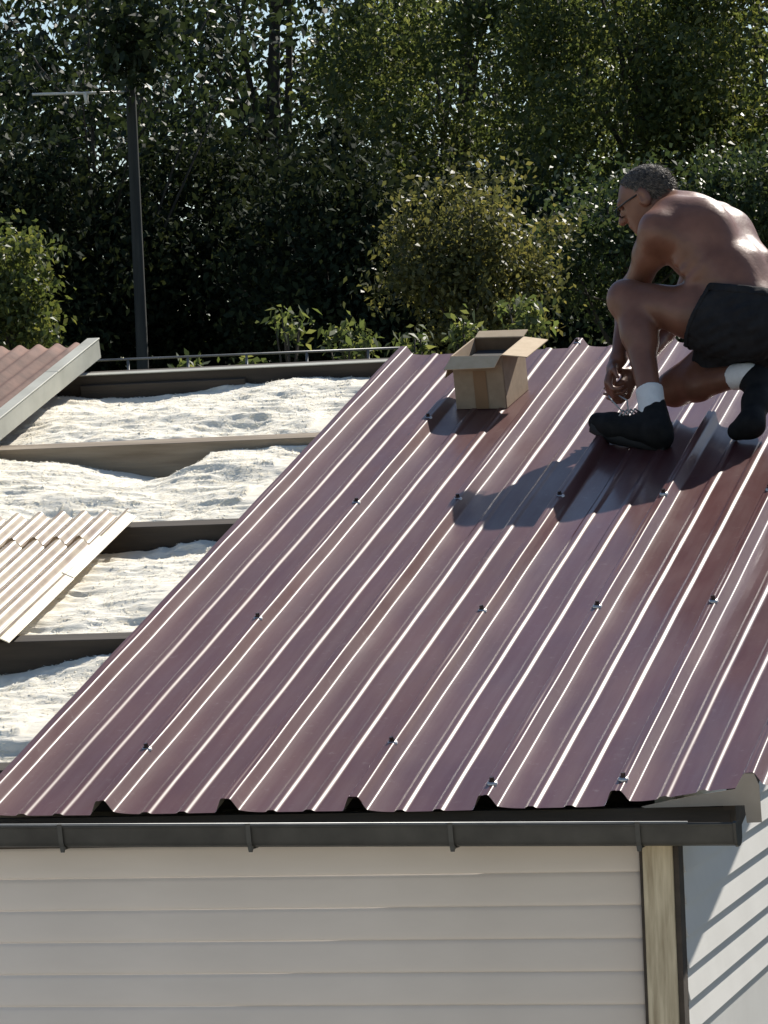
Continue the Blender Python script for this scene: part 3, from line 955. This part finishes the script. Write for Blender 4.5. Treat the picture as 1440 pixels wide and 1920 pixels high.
# shorts
Q = SDF((-0.05, -0.26, -0.40), (0.56, 0.24, 0.36), 0.0055)
for sg in (1, -1):
    Q.cone(pel + LF * .078 * sg, wai + LF * .060 * sg, .131, .120, .05)
Q.cone(hiL, hiL * .42 + knL * .58, .120, .114, .04)
Q.cone(hiR, hiR * .50 + knR * .50, .120, .112, .04)
Q.cone(hiL * .7 + knL * .3 + np.array([.03, -.05, 0]), hiR * .6 + knR * .4 + np.array([.06, -.02, 0]), .08, .08, .05)
Q.rough(.008, .020, 3).rough(.004, .009, 4)
g0 = Q.g.copy()
Q.cut(J(1370, 541, 13.05), np.array([.10, 1.0, 0.0]))
hem = hiL * .63 + knL * .37
Q.cut(hem + (knL - hiL) * 0.0, (knL - hiL) / np.linalg.norm(knL - hiL) * 1.0 + np.array([0, .28, 0]))
hn = (knL - hiL) / np.linalg.norm(knL - hiL) * 1.0 + np.array([0, .28, 0]); hn /= np.linalg.norm(hn)
so = Q.nets('shorts', M['shorts'], man, smooth=2)
for nm, cuts in (('waistband', [(J(1370, 541, 13.05) + np.array([0, .002, 0]), np.array([.10, 1.0, 0.0])), (J(1370, 541, 13.05) - np.array([0, .026, 0]), np.array([-.10, -1.0, 0.0]))]),
                 ('hem', [(hem - (knL - hiL) * .0, hn * 1.0), (hem - hn * .016, -hn)])):
    Q.g = (g0 - .0042).astype(np.float32)
    for p_, n__ in cuts: Q.cut(p_, n__)
    if nm == 'waistband': Q.cut(hem + hn * .0, hn)
    if nm == 'hem': Q.cut(J(1370, 541, 13.05), np.array([.10, 1.0, 0.0]))
    Q.nets(nm, M['shorts'], so, smooth=1)
# hair
Hh = SDF(HC - .17, HC + .17, 0.0042)
Hh.ell(HC + hu * .022 - hf * .008, HA, (.1015, .0895, .0805), .01)
Hh.cut(HC - hu * .022 - hf * .030, -(hu * .62 - hf * .78))
Hh.cut(HC + hf * .066 + hu * .05, hf * .9 - hu * .30)
Hh.rough(.0018, .0045, 5)
ho = Hh.nets('hair', M['hair'], man, smooth=2)
hv = np.array([v.co[:] for v in ho.data.vertices]); hnr = np.array([v.normal[:] for v in ho.data.vertices])
hnr *= np.sign(np.einsum('ij,ij->i', hnr, hv - hv.mean(0)))[:, None]
wdir = lambda q: q[0] * RT + q[1] * UP + q[2] * FW
ctr = MO + wdir(HC)
pick = rng.choice(len(hv), 7000)
pick = pick[np.einsum('ij,ij->i', hnr[pick], hv[pick] - ctr) > .03]

hp, hN = hv[pick] + rng.normal(size=(len(pick), 3)) * .0012, hnr[pick]
fl_ = wdir(-hf * .6 - hu * .8) + rng.normal(size=(len(pick), 3)) * .35
dr = hN * .28 + fl_ * .8
dr /= np.linalg.norm(dr, axis=1)[:, None]
sd2 = np.cross(dr, hN); sd2 /= np.linalg.norm(sd2, axis=1)[:, None] + 1e-9
Lh = rng.uniform(.008, .016, len(pick))[:, None]
HVv = np.stack([hp - sd2 * .0013, hp + sd2 * .0013, hp + dr * Lh + sd2 * .0003, hp + dr * Lh - sd2 * .0003], 1).reshape(-1, 3)
so_ = link('hair_strands', mesh('hair_strands', HVv, np.arange(len(HVv)).reshape(-1, 4)), M['strand'], ho)
so_['kind'] = 'stuff'


def loc(p): return MO + p[0] * RT + p[1] * UP + p[2] * FW


gl = MB()
gl.tube([loc(HC + hl * .080 - hf * .01 + hu * .012), loc(HC + hl * .078 + hf * .05 + hu * .010), loc(HC + hl * .062 + hf * .092 + hu * .008)], .0028, 6)
for sg in (1, -1):
    ce = HC + hf * .100 + hl * .034 * sg - hu * .004
    gl.tube([loc(ce + hl * .026 * math.cos(a) + hu * .018 * math.sin(a)) for a in np.linspace(0, 6.2832, 15)], .0026, 5, caps=False)
gl.tube([loc(HC + hf * .103 + hl * .009), loc(HC + hf * .103 - hl * .009)], .0026, 5)
gl.build('glasses', M['glasses'], man, smooth=True)
# socks
K = SDF((-.30, -.42, -.36), (.30, -.08, .12), 0.005)
K.cone(J(1217, 730, 12.92), J(1224, 776, 12.885), .046, .044, .02)
K.rough(.002, .012, 8)
K.cut(J(1217, 728, 12.92), knL - anL)
K.nets('sock', M['sock'], man, smooth=1)
K = SDF((-.02, -.40, -.36), (.34, -.05, .22), 0.005)
K.cone(J(1374, 708, 13.0), J(1402, 704, 12.96), .044, .044, .02)
K.rough(.002, .012, 9)
K.cut(J(1376, 708, 13.0), knR - anR)
K.nets('sock', M['sock'], man, smooth=1)


# shoes
def shoe(pts, rs, collar, sole_n, name='shoe'):
    c = np.mean(pts, 0)
    K = SDF(c - .24, c + .24, 0.005)
    for (a, b_), (ra, rb) in zip(zip(pts, pts[1:]), zip(rs, rs[1:])):
        K.cone(a, b_, ra, rb, .03)
    K.cone(collar[0], collar[1], .046, .050, .03)
    K.rough(.002, .014, 11)
    o = K.nets(name, M['shoe'], man, smooth=1)
    return o


th_, tt_ = on_roof(1240, 842, -0.036), on_roof(1128, 818, 0.0)
heel, ball, toe = J(1240, 822, th_), J(1152, 800, tt_), J(1122, 792, tt_ + .03)
sh1 = shoe([heel, heel * .5 + ball * .5 + np.array([0, .01, 0]), ball, toe], [.038, .040, .042, .034], (anL + np.array([.005, -.02, 0]), heel + np.array([-.012, .03, 0])), None)
so1 = MB()
so1.tube([loc(q + np.array([0, -.024, 0])) for q in (heel + np.array([.02, 0, 0]), heel * .5 + ball * .5, ball, toe + np.array([-.02, .012, 0]))], [.032, .03, .036, .024], 10)
so1.build('sole', M['sole'], sh1, smooth=True)
lc = MB()
for i in range(4):
    f0 = .30 + i * .13
    m_ = (anL + np.array([-.02, -.035, 0])) * (1 - f0) + (ball + np.array([0, .035, 0])) * f0
    lc.tube([loc(m_ + LF * .03 + np.array([0, -.005, -.0])), loc(m_ + np.array([-.004, .014, -.01])), loc(m_ - LF * .03)], .003, 5)
for dx in (-.012, .010):
    p0 = ball * .55 + anL * .45 + np.array([-.02 + dx, .012, -.03]); p1 = J(1152 + dx * 900, 742, 13.0)
    lc.tube([loc(p0), loc((p0 + p1) / 2 + np.array([dx, .01, -.01])), loc(p1)], .0028, 5)
lc.build('lace', M['lace'], sh1, smooth=True)
tb = on_roof(1402, 822, -0.02)
b2, t2, h2 = J(1408, 796, tb), J(1382, 808, tb + .03), J(1426, 712, 12.95)
sh2 = shoe([h2, h2 * .5 + b2 * .5, b2, t2], [.040, .042, .042, .032], (anR + np.array([.02, -.004, 0]), h2 + np.array([-.02, -.005, 0])), None)

# ------------------------------------------------------------------ things beyond the ridge
rl = empty('railing', at(420, 700, 17.2))
tag(rl, 'thin galvanised pipe railing just behind the ridge beam', 'railing')
ra, rb_ = at(-60, 686, 17.6), at(760, 652, 17.6)
MB().tube([ra, at(350, 669, 17.6), rb_], 0.0055, 8).build('top_rail', M['rail'], rl, smooth=True)
for px in (20, 130, 240, 352, 462, 575, 690):
    p = at(px, 686 - (px + 60) * .0415, 17.6)
    MB().tube([(p[0], p[1], BZ), p], 0.006, 6).build('railing_post', M['rail'], rl, smooth=True)

pt, pb = at(240, 60, 24.5), at(268, 690, 24.5)
k = (BZ - pb[2]) / (pt[2] - pb[2])
pbase = pb + (pt - pb) * k
po = empty('utility_pole', pbase)
tag(po, 'slim grey wooden utility pole in front of the dark trees', 'pole')
MB().tube([pbase + (pt - pbase) * f for f in np.linspace(0, 1, 7)], np.linspace(.040, .030, 7), 14).build('pole', M['pole'], po, smooth=True)
MB().tube([at(60, 177, 24.42), at(236, 173, 24.47)], 0.0090, 8).build('crossarm', M['porcelain'], po, smooth=True)
MB().tube([at(160, 172, 24.45), at(161, 180, 24.45), at(162, 188, 24.45), at(163, 195, 24.45)], [.012, .016, .012, .016], 8).build('insulator', M['porcelain'], po, smooth=True)


# ------------------------------------------------------------------ trees and shrubs
def leaf_mesh(name, C, size, r, droop=0.25, slim=0.55):
    N = len(C)
    d = r.normal(size=(N, 3)); d[:, 2] -= droop
    d /= np.linalg.norm(d, axis=1)[:, None]
    q = r.normal(size=(N, 3)); q[:, 2] += 0.4
    n_ = np.cross(d, q); n_ /= np.linalg.norm(n_, axis=1)[:, None] + 1e-9
    b_ = np.cross(n_, d)
    Ls = size * r.uniform(.65, 1.3, N)[:, None]
    a = C - d * Ls * .5
    t = C + d * Ls * .5 - np.array([0, 0, .10]) * Ls
    l_ = C - d * Ls * .08 + n_ * Ls * slim * .5 + b_ * Ls * .08
    rr = C - d * Ls * .08 - n_ * Ls * slim * .5 + b_ * Ls * .08
    V = np.stack([a, l_, t, rr], 1).reshape(-1, 3)
    return mesh(name, V, np.arange(4 * N).reshape(-1, 4))


def plant(name, base, crown_c, rx, ry, rz, nl, leaf, mt, label, cat, seed, clumps=90, sig=0.2, trunk_r=0.06, group=None, limbs=14, hollow=0.35, slim=0.55, extra=()):
    r = np.random.default_rng(seed)
    base = np.asarray(base, float); crown_c = np.asarray(crown_c, float)
    o = empty(name, base)
    tag(o, label, cat, group)
    d = r.normal(size=(clumps, 3)); d /= np.linalg.norm(d, axis=1)[:, None]
    rr = r.uniform(hollow, 1, clumps) ** 0.6
    wob = 1 + 0.22 * np.sin(d[:, 0] * 5 + seed) * np.cos(d[:, 2] * 4 + seed * 2)
    cc = crown_c + d * rr[:, None] * wob[:, None] * np.array([rx, ry, rz])
    cc[:, 2] = np.maximum(cc[:, 2], base[2] + .1)
    wt = r.uniform(.4, 1.6, clumps); wt /= wt.sum()
    ci = r.choice(clumps, nl, p=wt)
    sg = sig * r.uniform(.6, 1.4, clumps)
    P = cc[ci] + r.normal(size=(nl, 3)) * sg[ci][:, None] * np.array([1, 1, .75])
    for q, sgm, m_ in extra:
        P = np.concatenate([P, np.asarray(q) + r.normal(size=(m_, 3)) * sgm])
    P[:, 2] = np.maximum(P[:, 2], base[2] + .02)
    cr = link('crown', leaf_mesh('crown', P, leaf, r, slim=slim), mt, o)
    tm = MB()
    top = crown_c + np.array([0, 0, rz * .55])
    pts = [base + (top - base) * f + np.array([math.sin(f * 4 + seed), math.cos(f * 3 + seed), 0]) * trunk_r * 1.2 * f for f in np.linspace(0, 1, 9)]
    tm.tube(pts, np.linspace(trunk_r, trunk_r * .25, 9), 9)
    for i in r.choice(clumps, min(limbs, clumps), replace=False):
        f = r.uniform(.25, .8)
        st = pts[int(f * 8)]
        en = cc[i]
        md = (st + en) / 2 + np.array([0, 0, -.06 * rz])
        tm.tube([st, md, en], [trunk_r * .45 * (1.1 - f), trunk_r * .3 * (1.1 - f) + .004, .004], 6)
    link('trunk', mesh('trunk', tm.v, tm.f, True), M['bark'], o)
    return o


def ground_below(p): return np.array([p[0], p[1], BZ])


def P_(name, px, py, t, rx_px, rz_px, nl, leaf, mt, label, cat, seed, ry=None, group=None, **kw):
    c = at(px, py, t)
    sc = t / FPX
    rx, rz = rx_px * sc, rz_px * sc
    return plant(name, ground_below(c), c, rx, ry or rx, rz, nl, leaf, M[mt], label, cat, seed, group=group, **kw)


TG = 'tall trees behind the garage'
# far row: closes the wood, thinner at the upper left where the sky shows
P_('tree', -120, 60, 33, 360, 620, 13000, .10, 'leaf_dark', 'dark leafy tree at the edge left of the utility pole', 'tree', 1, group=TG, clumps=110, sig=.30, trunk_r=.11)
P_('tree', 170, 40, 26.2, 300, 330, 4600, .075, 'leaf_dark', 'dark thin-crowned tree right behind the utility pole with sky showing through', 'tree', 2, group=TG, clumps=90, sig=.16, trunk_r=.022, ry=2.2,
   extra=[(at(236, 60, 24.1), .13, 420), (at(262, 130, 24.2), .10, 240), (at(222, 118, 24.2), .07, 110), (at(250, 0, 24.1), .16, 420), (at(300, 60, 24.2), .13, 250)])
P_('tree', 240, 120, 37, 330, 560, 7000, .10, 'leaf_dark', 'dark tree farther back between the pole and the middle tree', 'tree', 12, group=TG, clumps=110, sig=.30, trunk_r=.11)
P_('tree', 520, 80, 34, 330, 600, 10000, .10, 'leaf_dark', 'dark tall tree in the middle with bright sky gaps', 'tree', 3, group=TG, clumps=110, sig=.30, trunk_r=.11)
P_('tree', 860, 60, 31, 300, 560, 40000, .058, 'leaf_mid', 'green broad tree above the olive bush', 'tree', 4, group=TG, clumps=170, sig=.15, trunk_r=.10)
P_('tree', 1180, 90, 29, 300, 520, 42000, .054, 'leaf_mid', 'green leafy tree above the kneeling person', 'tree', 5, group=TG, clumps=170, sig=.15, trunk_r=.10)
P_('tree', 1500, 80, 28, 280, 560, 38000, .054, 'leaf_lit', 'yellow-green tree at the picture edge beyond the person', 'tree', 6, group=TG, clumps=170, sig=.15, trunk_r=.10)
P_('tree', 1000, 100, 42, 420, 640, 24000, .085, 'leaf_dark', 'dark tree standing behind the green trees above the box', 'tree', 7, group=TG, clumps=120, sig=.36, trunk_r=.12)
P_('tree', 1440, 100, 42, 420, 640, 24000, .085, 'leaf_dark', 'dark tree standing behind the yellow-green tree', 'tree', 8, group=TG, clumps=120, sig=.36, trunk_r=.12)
# dark understorey
HG = 'dark shrubs under the trees'
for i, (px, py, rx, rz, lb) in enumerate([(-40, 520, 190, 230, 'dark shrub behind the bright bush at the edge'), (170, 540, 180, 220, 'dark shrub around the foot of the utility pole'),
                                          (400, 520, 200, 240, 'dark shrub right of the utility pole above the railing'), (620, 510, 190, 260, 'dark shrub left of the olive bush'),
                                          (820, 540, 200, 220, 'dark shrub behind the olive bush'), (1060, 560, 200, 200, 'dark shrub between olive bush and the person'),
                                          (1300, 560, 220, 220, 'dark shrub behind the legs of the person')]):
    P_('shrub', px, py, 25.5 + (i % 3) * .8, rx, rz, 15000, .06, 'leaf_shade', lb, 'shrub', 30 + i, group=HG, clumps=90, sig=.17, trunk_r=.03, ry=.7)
P_('shrub', 18, 550, 19.5, 98, 150, 5200, .042, 'leaf_lit', 'bright green sunlit bush above the old corrugated roofing', 'shrub', 50, clumps=70, sig=.06, trunk_r=.02, hollow=.1)
P_('shrub', 884, 505, 21.5, 156, 168, 15000, .040, 'leaf_olive', 'olive-yellow bush rising behind the cardboard box', 'shrub', 51, clumps=110, sig=.085, trunk_r=.025, hollow=.1)
P_('shrub', 1180, 470, 23, 190, 150, 12000, .045, 'leaf_gloss', 'glossy dark green bush behind the head of the person', 'shrub', 52, clumps=90, sig=.10, trunk_r=.025)
P_('shrub', 1400, 430, 23, 150, 150, 10000, .045, 'leaf_gloss', 'glossy green bush behind the back of the person', 'shrub', 53, clumps=80, sig=.10, trunk_r=.025)
SG = 'young leafy plants at the railing'
for i, (px, py, rx, rz, nl, lb) in enumerate([(540, 615, 40, 30, 150, 'small umbrella-shaped green plant over the railing, alone left of the others'), (655, 640, 50, 40, 330, 'leafy green plant at the railing left of the sheet corner'),
                                              (775, 650, 26, 26, 160, 'small green plant directly behind the sheet corner'), (868, 625, 26, 34, 200, 'bright green plant directly left behind the box'),
                                              (985, 605, 42, 40, 320, 'bright green plant right behind the open box flaps'), (360, 688, 24, 9, 60, 'tiny low weed behind the ridge beam near the pole'),
                                              (465, 686, 22, 9, 60, 'tiny low weed behind the ridge beam below the umbrella-shaped plant')]):
    P_('leafy_plant', px, py, 18.0, rx, rz, int(nl * .75), .055, 'leaf_mid', lb, 'plant', 70 + i, group=SG, clumps=16, sig=.035, trunk_r=.008, limbs=8, slim=.42)

# the wood goes on beside the picture; the glossy sheets mirror it
wr_ = np.random.default_rng(99)
LP, wt_ = [], MB()
for i, (az, dist, top) in enumerate([(-2, 27, 7.6), (6, 26, 8.2), (14, 27, 8.6), (22, 26, 8.4), (30, 28, 9.0), (38, 27, 8.4), (-28, 30, 7.6), (-36, 29, 7.8)]):
    c = np.array([-1 + dist * math.sin(rad(az)), 2 + dist * math.cos(rad(az)), BZ + top * .52])
    d = wr_.normal(size=(80, 3)); d /= np.linalg.norm(d, axis=1)[:, None]
    cc = c + d * wr_.uniform(.3, 1, 80)[:, None] * np.array([2.1, 2.1, top * .48])
    LP.append(cc[wr_.integers(0, 80, 7000)] + wr_.normal(size=(7000, 3)) * .34)
    wt_.tube([(c[0], c[1], BZ), (c[0] + .1, c[1], c[2]), (c[0], c[1] + .1, BZ + top * .9)], [.13, .10, .03], 8)
for i, (az, dist) in enumerate([(-6, 22), (-1, 23), (4, 22), (9, 23), (14, 22), (20, 23), (26, 22), (-27, 24), (-32, 23), (-38, 24), (-3, 36), (3, 36), (10, 36), (17, 36), (-30, 38), (-24, 40), (-10, 38), (-12.5, 39), (-15, 38), (-17.5, 39), (-20, 38), (-22.5, 39), (-11, 44), (-14, 44), (-17, 44), (-20, 44)]):
    c = np.array([-1 + dist * math.sin(rad(az)), 2 + dist * math.cos(rad(az)), BZ + .9])
    d = wr_.normal(size=(40, 3)); d /= np.linalg.norm(d, axis=1)[:, None]
    cc = c + d * np.array([1.4, .9, 1.1])
    q = cc[wr_.integers(0, 40, 2500)] + wr_.normal(size=(2500, 3)) * .2
    q[:, 2] = np.maximum(q[:, 2], BZ + .05)
    LP.append(q)
wd = empty('woodland', (4, 27, BZ))
tag(wd, 'dark mass of trees continuing the wood beyond the picture edges', 'woodland', kind='stuff')
link('crown', leaf_mesh('crown', np.concatenate(LP), .19, wr_), M['leaf_dark'], wd)
wt_.build('trunk', M['bark'], wd, smooth=True)
